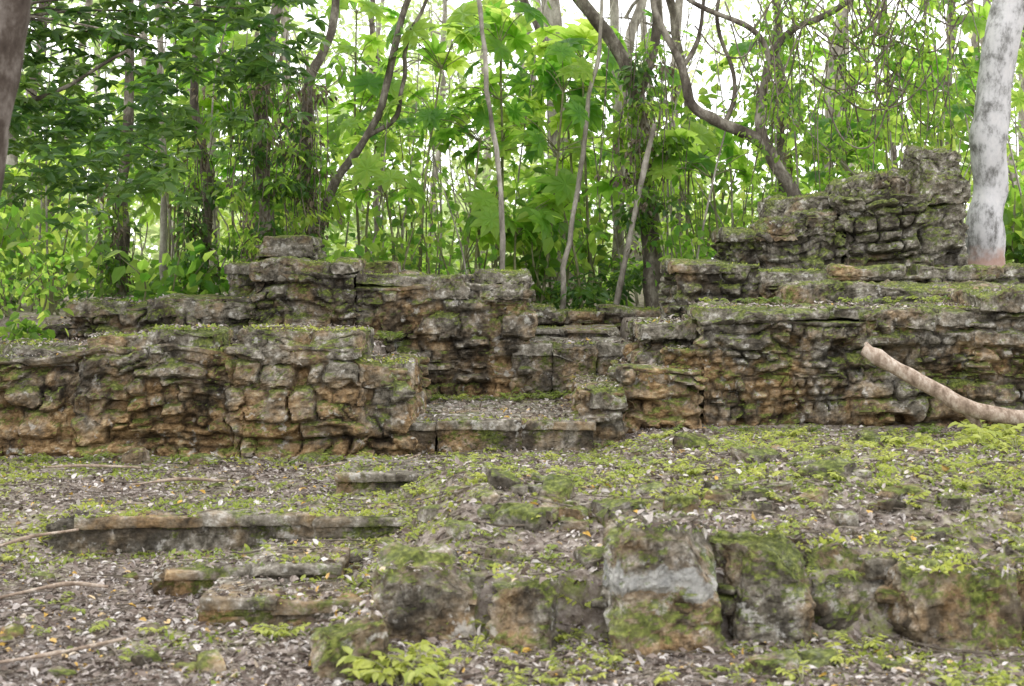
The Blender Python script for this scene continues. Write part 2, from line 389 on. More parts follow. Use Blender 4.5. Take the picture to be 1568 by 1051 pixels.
# ---- left upper wall
mb = MB()
sbox(mb, -4.05, -3.75, 12.1, 13.2, .5, .96, 0, seed=151)
sbox(mb, -3.78, -3.0, 12.05, 13.4, .5, 1.12, 0, seed=152, topn=.06)
sbox(mb, -3.05, -2.2, 12.02, 13.4, .5, 1.18, 0, seed=153, topn=.06)
sbox(mb, -2.22, -1.3, 11.95, 13.4, .2, 1.40, 0, seed=154, sl=.25, ch=.11)
sbox(mb, -1.35, .16, 12.0, 13.9, .1, 1.30, 0, seed=155, sl=.24, ch=.11, topn=.06)
sbox(mb, -2.48, -2.2, 12.3, 13.1, 1.1, 1.47, 0, seed=157)
sbox(mb, -2.28, -1.73, 12.55, 13.2, 1.3, 1.66, 0, seed=158, ch=.12)
slabs(mb, -3.78, -2.2, 11.98, .6, 1.17, .12, 61, zslope=.04, skip=.15)
slabs(mb, -2.22, -1.3, 11.94, .8, 1.49, .15, 62)
slabs(mb, -1.32, -.30, 11.98, .8, 1.37, .13, 63)
sbox(mb, -.34, .16, 11.98, 12.8, 1.15, 1.43, 1, kind='slab', seed=64, rough=1.6, cuts=3, rr=.06)
sbox(mb, -2.5, -2.25, 12.3, 13., 1.38, 1.5, 1, kind='slab', seed=65)
sbox(mb, -1.4, -1.0, 12.5, 13., 1.3, 1.5, 1, kind='slab', seed=67)
sbox(mb, -2.27, -1.75, 12.5, 13.1, 1.52, 1.72, 1, kind='slab', seed=66, cuts=2)
mb.finish('ruin_wall', [M_wallB, M_slab])

# ---- right wall terraces
mb = MB()
sbox(mb, .47, .84, 10.35, 11.9, .0, .55, 0, seed=271)
sbox(mb, .80, 1.42, 10.5, 11.9, .0, .68, 0, seed=272, ch=.11, sl=.3, topn=.08)
sbox(mb, 1.12, 1.5, 10.72, 11.9, .3, .84, 0, seed=277, ch=.11, sl=.3, topn=.08)
sbox(mb, .98, 1.5, 10.98, 12.2, .3, .98, 0, seed=273, sl=.25)
sbox(mb, 1.40, 2.72, 10.6, 11.9, .0, 1.06, 0, seed=274, sl=.26, ch=.12)
sbox(mb, 2.60, 3.6, 10.56, 11.9, .0, 1.10, 0, seed=275, sl=.26, ch=.12)
sbox(mb, 3.40, 6.5, 10.53, 11.9, .0, 1.16, 0, seed=276, sl=.28, ch=.12)
slabs(mb, .96, 1.42, 10.95, .7, 1.05, .1, 81, lmin=.25, lmax=.4)
slabs(mb, 1.37, 2.7, 10.58, .75, 1.13, .12, 82)
slabs(mb, 2.68, 3.5, 10.54, .75, 1.18, .14, 83)
slabs(mb, 3.44, 6.5, 10.48, .8, 1.24, .12, 84)
sbox(mb, .46, .84, 10.33, 10.9, .42, .58, 1, kind='slab', seed=85, rough=1.4, cuts=3)
sbox(mb, .80, 1.2, 10.55, 10.95, .58, .70, 1, kind='slab', seed=86, rough=1.4, cuts=3)
sbox(mb, 2.2, 4.2, 11.45, 11.95, 1.0, 1.3, 1, kind='slab', seed=87, topn=.06, rough=1.6)
mb.finish('ruin_wall', [M_wallR, M_slab])

mb = MB()
sbox(mb, 1.36, 2.12, 12.0, 13.1, .7, 1.48, 0, seed=391, ch=.11)
slabs(mb, 1.34, 2.12, 12.0, .8, 1.53, .12, 92)
sbox(mb, 2.09, 6.5, 11.87, 12.6, .7, 1.38, 0, seed=393)
slabs(mb, 2.07, 2.62, 11.83, .6, 1.42, .14, 94, lmin=.5, lmax=.6)
slabs(mb, 2.66, 6.5, 11.87, .7, 1.43, .12, 95)
sbox(mb, 1.9, 2.3, 12.5, 13.4, 1.2, 1.75, 0, seed=396)
slabs(mb, 1.86, 2.3, 12.47, .8, 1.80, .12, 97)
sbox(mb, 2.16, 2.95, 12.32, 13.5, 1.2, 1.80, 0, seed=398, ch=.13, sl=.28, topn=.12, rr=.09)
sbox(mb, 2.14, 2.5, 12.3, 12.9, 1.66, 1.90, 1, kind='slab', seed=99, rough=2, rr=.07, tilt=.2, topn=.08, cuts=4)
sbox(mb, 2.46, 2.92, 12.3, 12.9, 1.70, 1.98, 1, kind='slab', seed=114, rough=2, rr=.08, tilt=.12, topn=.08, cuts=4)
sbox(mb, 2.3, 2.98, 12.65, 13.5, 1.7, 2.10, 1, kind='slab', seed=100, rough=2, rr=.08, tilt=.1, cuts=4)
sbox(mb, 2.85, 3.95, 12.3, 13.6, 1.2, 2.10, 0, seed=401, ch=.14, sl=.3, amp=.05, topn=.1, rr=.08)
sbox(mb, 2.86, 3.22, 12.32, 13.1, 1.9, 2.22, 1, kind='slab', seed=102, rough=2, rr=.08, tilt=.15, rot=.08, cuts=4)
sbox(mb, 3.15, 3.56, 12.30, 13.1, 1.96, 2.29, 1, kind='slab', seed=103, rough=2, rr=.08, tilt=.05, rot=-.06, cuts=4)
sbox(mb, 3.5, 3.97, 12.28, 13.1, 1.98, 2.29, 1, kind='slab', seed=105, rough=2, rr=.08, cuts=3)
sbox(mb, 3.48, 3.92, 12.35, 12.8, 2.15, 2.52, 1, kind='slab', seed=104, rr=.13, rough=2, rot=.1, cuts=5)
mb.finish('ruin_wall', [M_wallR, M_slab])

mb = MB()
sbox(mb, .15, 2.0, 14.0, 14.6, .5, 1.0, 0, seed=511)
slabs(mb, .12, 2.0, 13.96, .6, 1.04, .12, 112)
mb.finish('ruin_wall', [M_wallB, M_slab])

# ---- steps
def lowslab(parts, name='stone_step', zb=-.15, th=.06, tmat=1):
    mb = MB()
    for n_, (x0, x1, y0, y1, z1, sh_, sd) in enumerate(parts):
        sbox(mb, x0-.01, x1+.01, y0+.015, y1, zb, z1-.035, 0, kind='slab', seed=sd, rr=.02, shear=sh_, topn=.01, crack=.5, rough=1.1, res=.01)
        sbox(mb, x0-.01, x1+.01, y0-.01, y1+.02, z1-th, z1, tmat, kind='slab', seed=sd+31, rr=.02, shear=sh_, topn=.02, crack=.2, rough=1.5, cuts=1, res=.01)
    return mb.finish(name, [M_low, M_step])
# lower and upper treads of the central stair
lowslab([(-1.08, -.55, 10.24, 12.1, .345, 0, 521), (-.54, .06, 10.20, 12.1, .355, 0, 523), (.07, .60, 10.25, 12.1, .35, 0, 525)], zb=0.0, th=.075)
lowslab([(.0, .34, 12.02, 14.05, .80, 0, 541), (.35, .72, 11.98, 14.05, .81, 0, 543), (.73, 1.02, 12.03, 14.05, .80, 0, 545)], zb=.15, th=.11)
lowslab([(.16, .50, 13.2, 14.02, .87, 0, 547), (.51, 1.0, 13.15, 14.02, .875, 0, 549)], zb=.6, th=.05)
lowslab([(-2.38, -1.6, 7.34, 7.98, .175, .03, 131), (-1.62, -1.0, 7.36, 7.98, .185, -.04, 132), (-1.02, -.5, 7.33, 8.0, .185, .06, 133)])
lowslab([(-1.02, -.34, 8.26, 8.85, .275, .1, 134)])
lowslab([(-1.62, -1.2, 6.40, 6.8, .115, .12, 135), (-1.2, -.78, 6.46, 6.85, .125, .0, 138)])
lowslab([(-1.29, -.98, 5.88, 6.25, .105, 0, 136), (-1.0, -.58, 5.90, 6.3, .095, .15, 137)])
lowslab([(-1.25, -.62, 7.0, 7.3, .07, .08, 139)])

# ---- retaining rubble
mb = MB()
blocks = [(-.56, -.12, 5.60, .27, 0, .06), (-.09, .19, 5.46, .27, 0, .02), (.17, .42, 5.70, .2, 0, .05), (.39, .81, 5.41, .48, 1, .03), (.81, 1.18, 5.58, .43, 0, .08), (1.19, 1.52, 5.68, .36, 0, .06), (1.53, 2.0, 5.46, .30, 0, .06),
          (2.01, 2.48, 5.6, .27, 0, .05), (2.52, 3.0, 5.62, .3, 0, .06)]
for n_, (a, b, y, z, mt, r_) in enumerate(blocks):
    sbox(mb, a, b, y, y+.36, -.1, z, mt, kind='slab', seed=150+n_*3, rr=r_, rough=1.5, rot=(rng.random()-.5)*.35, topn=.08, tilt=(rng.random()-.5)*.25, res=.008, crack=.35, cuts=6, lean=rng.uniform(0, .25))
sbox(mb, -.74, -.47, 5.12, 5.4, -.1, .19, 0, kind='slab', seed=190, rr=.04, rough=1.3, rot=.25, topn=.06, tilt=.15, res=.009, crack=.3, cuts=4)
for n_ in range(75):
    x = -.5+3.5*rng.random(); y = 5.58+.25*rng.random(); s = .015+.045*rng.random()**1.8; z = rng.random()**1.3*.22
    sbox(mb, x-s*1.5, x+s*1.5, y-s+.06, y+s+.1, z-s*.8, z+s*.8, 0, kind='slab', seed=200+n_, rr=s*.6, rough=2.4, rot=rng.random()*3, reg=False, res=.009, faces='FLRTBD', crack=0, cuts=4)
mb.finish('rubble_retaining_wall', [M_rock, M_plas])

mb = MB()
rocks = [(.47, 6.3, .12), (.75, 6.35, .09), (.95, 6.5, .07), (1.3, 7.6, .11), (1.5, 7.4, .07), (1.55, 6.9, .09), (1.9, 8.2, .08), (1.75, 7.9, .07), (1.15, 8.8, .09), (2.45, 9.5, .12),
         (-.02, 6.35, .06), (.2, 6.5, .07), (-.25, 6.6, .05), (-2.0, 5.7, .05), (.95, 5.2, .08), (1.15, 5.35, .06), (1.4, 5.25, .06), (-2.1, 9.75, .08), (-2.6, 9.7, .09), (-1.4, 9.9, .07), (-.6, 6.9, .07), (-.45, 7.2, .06), (-.5, 6.3, .06)]
for x, y, s in rocks+[(rng.uniform(-2.5, 3.2), rng.uniform(5.1, 10.2), rng.uniform(.012, .045)) for _ in range(300)]+[(rng.uniform(-.4, 3), rng.uniform(5.75, 6.7), rng.uniform(.02, .07)) for _ in range(90)]:
    z = T1(x, y); sd = int(abs(x*1000))+int(y*77)
    sbox(mb, x-s*1.3, x+s*1.3, y-s, y+s, z-s*.5, z+s*.75, 0, kind='slab', seed=sd, rr=s*.4, rough=2.6, rot=rng.random()*3, tilt=(rng.random()-.5)*.6, reg=False, res=max(.008, s*.12), topn=.02, crack=0, cuts=5)
mb.finish('scattered_rocks', [M_rock])

def S(x, y):
    z = T(x, y)
    for (a, b, c_, d, zt, tl, sh, xc) in TOPS:
        yy = y-sh*(x-xc); m = (x > a) & (x < b) & (yy > c_) & (yy < d)
        z = np.where(m, np.maximum(z, zt+tl*(x-xc)), z)
    return z

# ------------------------------------------------------------ litter
N = 125000
y = 4.5+8.0*rng.random(N)**1.15; x = (rng.random(N)*2-1)*(.40*y+.4)
z = S(x, y); zt_ = T(x, y); onst = (z > zt_+.02)
gm = greenmask(x, y); keep = (rng.random(N) > gm*.38) & (z < 1.3) & ~(onst & (rng.random(N) < .5))
z = z+.003+.012*rng.random(N)
x, y, z = x[keep], y[keep], z[keep]; N = len(x)
d = rng.normal(size=(N, 3)); d[:, 2] *= .35; n = rng.normal(size=(N, 3))*.5; n[:, 2] += 1
L = .010+.044*rng.random(N)**2.2
mb = MB(); mb.leaves(np.stack([x, y, z], 1), d, n, L, L*(.3+.4*rng.random(N)), 0, bend=.25)
for _ in range(1900):
    yy = rng.uniform(4.7, 10.2); xx = rng.uniform(-1, 1)*.4*yy
    a = rng.random()*math.pi; l = rng.uniform(.04, .2)*(1 if rng.random() < .8 else 2.2); P = []
    for t in (-.5, -.15, .2, .5):
        px = xx+math.cos(a)*l*t+rng.normal()*.014; py = yy+math.sin(a)*l*t+rng.normal()*.014
        P.append((px, py, 0))
    P = np.array(P); zz = S(P[:, 0], P[:, 1])
    if zz.max()-zz.min() > .1: continue
    P[:, 2] = zz.max()*.5+zz*.5+.014
    r = rng.uniform(.0012, .005); mb.tube(P, [r, r, r*.8, r*.5], 1, sides=5, sub=2)
mb.finish('leaf_litter', [M_litter, M_vine])

# ------------------------------------------------------------ ground greenery
mb = MB(); N = 165000
y = 4.6+5.9*rng.random(N)**.95; x = (rng.random(N)*2-1)*(.40*y+.4)
gm = greenmask(x, y); fine = fb2(x, y, 9, 70, 3)
keep = (rng.random(N) < gm*ss(-.25, .35, fine))
x, y = x[keep], y[keep]; z = S(x, y); N = len(x)
d = rng.normal(size=(N, 3))*.9; d[:, 2] = np.abs(d[:, 2])*.6+.15; n = rng.normal(size=(N, 3))*.5; n[:, 2] += 1
L = .012+.028*rng.random(N)**1.6
mb.leaves(np.stack([x, y, z], 1), d, n, L, L*(.3+.4*rng.random(N)), 0, np.clip(.64+.4*fb2(x, y, 1.2, 77, 2)+.4*(rng.random(N)-.4), 0, 1))
mb.finish('ground_cover', [M_green])

mb = MB(); pts = []
for (a, b, c_, d_, zt, tl, sh, xc) in TOPS:
    k_ = 900 if (zt < .5 and c_ < 9) else 1700
    n_ = int(k_*(b-a)*min(d_-c_, .9)); xx = rng.uniform(a, b, n_); yy = rng.uniform(c_, min(d_, c_+.9), n_)
    pts.append(np.stack([xx, yy+sh*(xx-xc), np.full(n_, zt)+tl*(xx-xc)], 1))
P = np.concatenate(pts); mk = fb2(P[:, 0], P[:, 1], 2.6, 81, 3)+.2*fb2(P[:, 0], P[:, 1], 14, 82, 2)
sv = S(P[:, 0], P[:, 1]); P = P[(mk > .04) & (P[:, 2] > sv-.02)]; N = len(P); P[:, 2] -= .015
d = rng.normal(size=(N, 3))*.9; d[:, 2] = np.abs(d[:, 2])*.7+.1; n = rng.normal(size=(N, 3))*.5; n[:, 2] += 1
L = .010+.022*rng.random(N)**2
mb.leaves(P, d, n, L, L*.45, 0)
mb.finish('wall_top_moss', [M_green])

def sprig(mb, x, y, z, s, nst=7, r0=.6):
    for _ in range(nst):
        a = rng.random()*6.283; l = s*(.6+.6*rng.random()); u = np.array([math.cos(a), math.sin(a), 0])
        P = np.array([[x, y, z], [x, y, z+l*.45], [x, y, z+l*.6]])+np.array([0, .45, 1.])[:, None]*u*l
        mb.tube(P, [.0025, .002, .001], 1, sides=4, sub=3)
        m_ = 4; ts = np.linspace(.4, 1, m_); C = np.array([P[0]*(1-t)**2+2*t*(1-t)*P[1]+P[2]*t*t for t in ts])
        sd = np.array([-u[1], u[0], 0])
        for sg in (-1, 1):
            d = u*.6+sd*sg*.8+np.array([0, 0, -.1]); d = np.repeat(d[None], m_, 0)+rng.normal(size=(m_, 3))*.25
            nn = np.repeat(np.array([[0, 0, 1.]]), m_, 0)+rng.normal(size=(m_, 3))*.3
            mb.leaves(C, d, nn, l*.42, l*.22, 0, np.clip(r0+.3*(rng.random(m_)-.5), 0, 1))
pl = [(-.40, 5.05, .15), (-.50, 5.1, .12), (-.33, 5.15, .12), (-.25, 5.0, .1), (-.92, 5.72, .08), (1.6, 4.95, .09), (1.75, 5.0, .07), (.15, 5.05, .06), (2.1, 6.6, .08), (1.9, 7.0, .09), (2.3, 7.3, .1), (2.5, 8.5, .13),
      (2.75, 9.0, .14), (3.0, 9.3, .16), (3.2, 9.5, .18), (2.3, 8.9, .12), (2.6, 9.4, .14), (1.6, 8.2, .09), (1.35, 5.5, .08), (.9, 7.2, .07), (-.72, 8.2, .09), (3.4, 10.2, .2), (2.9, 8.2, .12), (1.9, 9.9, .1), (1.0, 9.9, .1), (2.2, 6.1, .09)]
mb = MB()
for x, y, s in pl: sprig(mb, x, y, T1(x, y), s, 9, .8)
for _ in range(560):
    y = rng.uniform(4.9, 10.2); x = rng.uniform(-.35, 1)*.38*y if rng.random() < .8 else rng.uniform(-.38, .38)*y
    sprig(mb, x, y, T1(x, y), rng.uniform(.025, .08), 4, rng.uniform(.5, 1.))
mb.finish('seedling_plants', [M_green, M_stem])
mb = MB()
for _ in range(150):
    ww = [(-4.2, -.8, 9.75, None), (.5, 4, 10.35, None), (-.7, .1, 11.75, .35), (0.05, .95, 11.9, .35), (1.4, 4.2, 11.3, 1.16), (-3.6, -.9, 11.8, .85)][rng.integers(0, 6)]
    x = rng.uniform(ww[0], ww[1]); y = ww[2]+rng.uniform(-.12, .1); z = T1(x, y) if ww[3] is None else ww[3]
    sprig(mb, x, y, z, rng.uniform(.04, .10), 5, rng.uniform(.1, .7))
mb.finish('wall_base_plants', [M_green, M_stem])

# ------------------------------------------------------------ fallen log
mb = MB()
mb.tube([(2.46, 9.95, .88), (2.55, 9.9, .83), (2.66, 9.85, .76), (2.9, 9.8, .62), (3.12, 9.75, .50), (3.4, 9.72, .44), (3.9, 9.7, .40), (4.6, 9.7, .33)], [.04, .062, .05, .052, .062, .05, .055, .05], 0, sides=16, sub=8, rough=.25, wob=.035)
mb.tube([(3.1, 9.75, .5), (3.2, 9.8, .38), (3.25, 9.85, .22)], [.045, .03, .02], 0, sides=8, sub=5, rough=.2)
mb.tube([(2.52, 9.92, .86), (2.47, 9.95, .93)], [.03, .015], 0, sides=8, sub=1)
mb.finish('fallen_log', [M_log], True)
mb = MB()
for (P) in [[(-2.3, 8.6, .15), (-2.0, 8.7, .17), (-1.75, 8.75, .15)], [(-1.9, 5.2, .03), (-1.7, 5.3, .04), (-1.5, 5.55, .03)], [(-1.3, 9.3, .15), (-1.0, 9.45, .17), (-.8, 9.5, .16)], [(-.9, 8.9, .16), (-.7, 9.3, .2), (-.6, 9.6, .2)], [(-2.8, 6.9, .03), (-2.45, 7.2, .1), (-2.2, 7.35, .12)],
            [(-3.0, 9.3, .16), (-2.7, 9.2, .18), (-2.4, 9.25, .16)], [(-2.3, 6.2, .02), (-2.0, 6.4, .05), (-1.8, 6.45, .03)]]:
    mb.tube(P, [.006, .010, .006], 0, sides=8, sub=6, rough=.6, wob=.05)
mb.finish('fallen_branches', [M_log], True)

# ------------------------------------------------------------ trees
def tree(name, limbs, barkm, leafm, crown=(), sides=12, wob=.04, extra=None, size=.14, per=45):
    mb = MB()
    for P, R in limbs: mb.tube(P, R, 0, sides=sides, sub=8, rough=.3, wob=wob)
    if len(crown):
        C = np.array([c[:3] for c in crown]); mb.clumps(C, np.array([c[3] for c in crown]), per, size, size*.42, 1)
    if extra: extra(mb)
    return mb.finish(name, [barkm, leafm, M_vine, M_dark, M_dead, M_under], True)

def crownpts(x, y, z, r, n):
    n = int(n*.6); p = rng.normal(size=(n, 3))*np.array([r, r, r*.6])*.55; return [(x+a, y+b, z+c, r*.28) for a, b, c in p]

def drape(x, y, z0, z1, r, n=40, dead=.35, leafper=26):
    def f(mb):
        zs = rng.uniform(z0, z1, n); C = np.stack([x+rng.normal(size=n)*r, y+rng.normal(size=n)*r-.1, zs], 1)
        dm = rng.random(n) < dead; m2 = rng.random(n) < .5
        mb.clumps(C[~dm & m2], .17, leafper, .09, .045, 3, droop=.6); mb.clumps(C[~dm & ~m2], .17, leafper, .09, .05, 5, droop=.6); mb.clumps(C[dm], .15, leafper//2, .07, .03, 4, droop=.9)
        for _ in range(n//2):
            a = x+rng.normal()*r*1.3; b = y-.05+rng.normal()*r; zt = rng.uniform(z0+.5*(z1-z0), z1+.4); zb = rng.uniform(z0, zt-.2)
            mb.tube([(a, b, zt), (a+rng.normal()*.05, b, (zt+zb)/2), (a+rng.normal()*.08, b, zb)], [.005]*3, 2, sides=4, sub=4)
    return f

g = lambda x, y: T1(x, y)-.05
tree('vine_covered_tree', [([(1.5, 15, g(1.5, 15)), (1.47, 15, 1.6), (1.42, 15, 2.2), (1.32, 15, 3.22), (1.14, 15, 3.7), (.73, 15.1, 4.26), (.45, 15.2, 4.7), (.2, 15.6, 6.2)], [.12, .095, .09, .085, .075, .065, .055, .04]),
     ([(1.32, 15, 3.2), (1.52, 15, 3.84), (1.5, 15, 5), (1.7, 15.2, 6.5)], [.055, .05, .04, .03])], M_bark, M_under, crownpts(.8, 15.5, 5.8, 1.6, 22), extra=drape(1.38, 14.85, 1.6, 3.7, .15, 60))
def v2(mb):
    for _ in range(60):
        x = rng.uniform(2.3, 4.5); y = 14+rng.normal()*.3; zt = rng.uniform(3.4, 4.8); l = rng.uniform(.5, 2.1)
        mb.tube([(x, y, zt), (x+rng.normal()*.12, y, zt-l*.4), (x+rng.normal()*.1, y, zt-l)], [.006, .006, .004], 2, sides=4, sub=6)
        k_ = int(l*9); C = np.stack([x+rng.normal(size=k_)*.06, y+rng.normal(size=k_)*.06, zt-l*rng.random(k_)], 1); mb.clumps(C, .08, 5, .07, .035, 5, droop=.7)
    for _ in range(32):
        x = rng.uniform(1.6, 4.); z = rng.uniform(3., 4.5); y = 14+rng.normal()*.2; w = rng.uniform(.3, 1.)
        mb.tube([(x, y, z), (x+w*.3, y, z-rng.uniform(.1, .5)), (x+w*.7, y, z-rng.uniform(.0, .5)), (x+w, y, z+.2)], [.008]*4, 2, sides=4, sub=6)
tree('crooked_tree', [([(3.0, 14, g(3, 14)), (2.93, 14, 1.7), (2.77, 14, 2.14), (2.58, 14, 2.46), (2.45, 14, 2.69), (2.03, 14, 2.88), (1.77, 14, 3.04), (1.65, 14, 3.43), (1.45, 14, 3.94), (1.39, 14, 4.5), (1.1, 14, 5.5)], [.09, .08, .07, .065, .06, .055, .05, .04, .035, .03, .02]),
     ([(2.60, 14, 2.42), (2.45, 14, 2.91), (2.55, 14, 3.49), (2.71, 14, 3.75), (3.19, 14, 4.0), (3.7, 14, 4.4)], [.05, .05, .04, .035, .03, .02]),
     ([(2.55, 14, 3.49), (2.35, 14, 3.8), (1.77, 14, 4.07), (1.3, 14, 4.6)], [.03, .028, .024, .02]),
     ([(2.1, 14, 2.85), (2.2, 14.1, 3.3), (2.05, 14.1, 3.9), (2.2, 14, 4.6)], [.025, .022, .02, .015]),
     ([(1.66, 14, 3.4), (1.85, 14, 3.75), (1.95, 14, 4.4)], [.022, .02, .012])], M_bark, M_under, crownpts(2.3, 14.2, 5.6, 1.8, 22), wob=.06, extra=v2)
tree('slender_tree', [([(2.98, 15.5, g(3, 15.5)), (2.96, 15.5, 2.14), (2.89, 15.5, 4.35), (2.8, 15.5, 6.5)], [.06, .05, .045, .03])], M_bark, M_under, crownpts(2.8, 15.5, 6, 1.3, 14), extra=drape(2.93, 15.4, 2.2, 4., .1, 16, .6))
tree('white_barked_tree', [([(4.62, 14, g(4.62, 14)), (4.64, 14, 1.56), (4.69, 14, 2.4), (4.74, 14, 3.1), (4.89, 14, 4.07), (5.05, 14, 5.1), (5.2, 14.1, 8)], [.22, .18, .17, .165, .16, .15, .1]),
     ([(5.05, 14, 5.1), (5.5, 14.2, 6.5), (6.3, 14.4, 8)], [.1, .07, .04])], M_white, M_under, crownpts(5.4, 14.3, 7.8, 2.2, 26), sides=20, wob=.05)
tree('vine_covered_tree', [([(-2.45, 14.5, g(-2.45, 14.5)), (-2.46, 14.5, 1.63), (-2.56, 14.5, 2.83), (-2.46, 14.5, 3.76), (-2.36, 14.5, 4.6), (-2.2, 14.6, 6.5)], [.1, .08, .07, .065, .055, .04])], M_bark, M_under, crownpts(-2.2, 14.6, 6.2, 1.6, 20), extra=drape(-2.5, 14.35, 1.4, 3.6, .16, 75, .35))
tree('vine_covered_tree', [([(-2.05, 14.7, g(-2.05, 14.7)), (-2.09, 14.7, 1.8), (-2.12, 14.7, 3.2), (-1.86, 14.7, 3.8), (-1.78, 14.7, 4.6), (-1.6, 14.8, 6.5)], [.07, .055, .05, .045, .04, .03])], M_bark, M_under, crownpts(-1.6, 14.8, 6.2, 1.5, 18), extra=drape(-2.12, 14.55, 1.3, 3.3, .13, 60, .5))
tree('leaning_tree', [([(-2.2, 15, g(-2.2, 15)), (-2.02, 15, 1.78), (-1.82, 15, 2.33), (-1.54, 15, 2.8), (-1.27, 15, 3.57), (-1.0, 15, 4.6), (-.8, 15.2, 6)], [.07, .055, .05, .045, .04, .03, .025]),
     ([(-1.54, 15, 2.8), (-1.2, 15, 3.1), (-1.05, 15.1, 3.9), (-.6, 15.1, 4.9)], [.03, .025, .022, .02])], M_bark, M_under, crownpts(-.8, 15.2, 5.8, 1.4, 16), wob=.08)
tree('pale_trunk_tree', [([(.66, 19, g(.66, 19)), (.65, 19, 2.0), (.62, 19, 3.3), (.53, 19, 5), (.4, 19.2, 8)], [.17, .14, .13, .12, .06])], M_barkp, M_far, crownpts(.4, 19.2, 7.5, 2.0, 26))
tree('sapling', [([(-.03, 14, .9), (-.06, 14, 1.5), (-.12, 14, 2.46), (-.32, 14, 3.94), (-.5, 14, 5.2)], [.030, .027, .025, .022, .015])], M_barkp, M_under, crownpts(-.5, 14, 5.2, .8, 8), wob=.07)
tree('sapling', [([(.50, 14.7, g(.5, 14.7)), (.64, 14.7, 1.97), (.81, 14.7, 3.2), (.95, 14.7, 4.6)], [.030, .027, .024, .015])], M_barkp, M_under, crownpts(.95, 14.7, 4.8, .7, 7), wob=.07)
tree('pale_trunk_tree', [([(1.33, 18, g(1.33, 18)), (1.34, 18, 2.), (1.33, 18, 3.5), (1.2, 18, 7)], [.08, .07, .065, .04])], M_barkp, M_far, crownpts(1.2, 18, 6.8, 1.4, 16))
tree('leaning_pole', [([(1.05, 14.75, .9), (1.2, 14.6, 1.7), (1.35, 14.5, 2.45), (1.45, 14.45, 2.9)], [.034, .03, .028, .02])], M_barkp, M_under, wob=0)
tree('slender_tree', [([(-5.65, 16, g(-5.6, 16)), (-5.65, 16, 2.3), (-5.75, 16, 6)], [.08, .07, .05])], M_barkp, M_under, crownpts(-5.7, 16, 6, 1.5, 16), extra=drape(-5.65, 15.9, 1.2, 2.6, .1, 10))
tree('slender_tree', [([(-3.27, 15, g(-3.27, 15)), (-3.24, 15, 2.2), (-3.35, 15, 3.6), (-3.2, 15, 6)], [.06, .05, .045, .03])], M_bark, M_under, crownpts(-3.2, 15, 6, 1.3, 14), extra=drape(-3.27, 14.85, 1.2, 2.8, .1, 40, .5))
tree('slender_tree', [([(-4.1, 15, g(-4.1, 15)), (-4.13, 15, 2.), (-4.05, 15, 3.4), (-4.0, 15, 6)], [.07, .06, .05, .04])], M_bark, M_under, crownpts(-4, 15, 6, 1.3, 14), extra=drape(-4.12, 14.85, 1.1, 2.3, .08, 30, .6))
tree('slender_tree', [([(-3.85, 15.8, g(-3.85, 15.8)), (-3.88, 15.8, 2.), (-3.95, 15.8, 6)], [.05, .045, .03])], M_barkp, M_under, crownpts(-3.9, 15.8, 6, 1.3, 12))
tree('foreground_tree', [([(-2.3, 5.5, -.05), (-2.2, 5.5, .9), (-2.1, 5.5, 1.7), (-2.0, 5.5, 2.2), (-1.95, 5.5, 2.6), (-1.9, 5.5, 3.6), (-1.9, 5.6, 5)], [.13, .1, .095, .09, .09, .08, .05])], M_barkd, M_under, crownpts(-1.9, 5.6, 5.8, 1.2, 14), wob=.01, sides=20)

def dk(mb):
    n = 160; C = []
    while len(C) < n:
        x = rng.uniform(-5.4, -1.9); z = rng.uniform(1.7, 4.8); y = rng.uniform(10.6, 12.8)
        if z < 1.85+.4*abs(x+3.5): continue
        if x > -2.5 and z < 3.0: continue
        if rng.random() < .25 and z < 2.6: continue
        C.append((x, y, z))
    C = np.array(C)
    for c in C[::4]: mb.tube([(-5.3, 11.6, 3.2), tuple((c+np.array([-5.3, 11.6, 3.2]))/2+np.array([0, 0, .25])), tuple(c)], [.025, .012, .005], 0, sides=5, sub=6)
    S_ = np.repeat(C, 8, 0)+rng.normal(size=(n*8, 3))*np.array([.20, .2, .14]); N = len(S_)
    r = np.repeat(rng.random(n), 8)
    for k_ in range(8):
        a = k_/8*6.283+rng.random(N); d = np.stack([np.cos(a), np.sin(a), rng.normal(size=N)*.35-.15], 1)
        nn = rng.normal(size=(N, 3))*.4; nn[:, 2] += .7; nn[:, 1] -= .5
        L = .09+.07*rng.random(N); mb.leaves(S_, d, nn, L, L*.42, 3, np.clip(r*.7+.3*rng.random(N), 0, 1))
tree('dark_leafed_tree', [([(-5.3, 11.6, g(-5.3, 11.6)), (-5.25, 11.6, 2), (-5.3, 11.6, 3.2), (-5.0, 11.7, 4.6), (-4.7, 11.8, 6)], [.16, .13, .12, .09, .05]),
     ([(-5.3, 11.6, 2.6), (-4.6, 11.6, 2.9), (-3.9, 11.5, 2.8), (-3.1, 11.5, 3.2)], [.04, .03, .02, .012])], M_bark, M_dark, crownpts(-4.6, 11.8, 5.8, 1.5, 16), extra=dk)

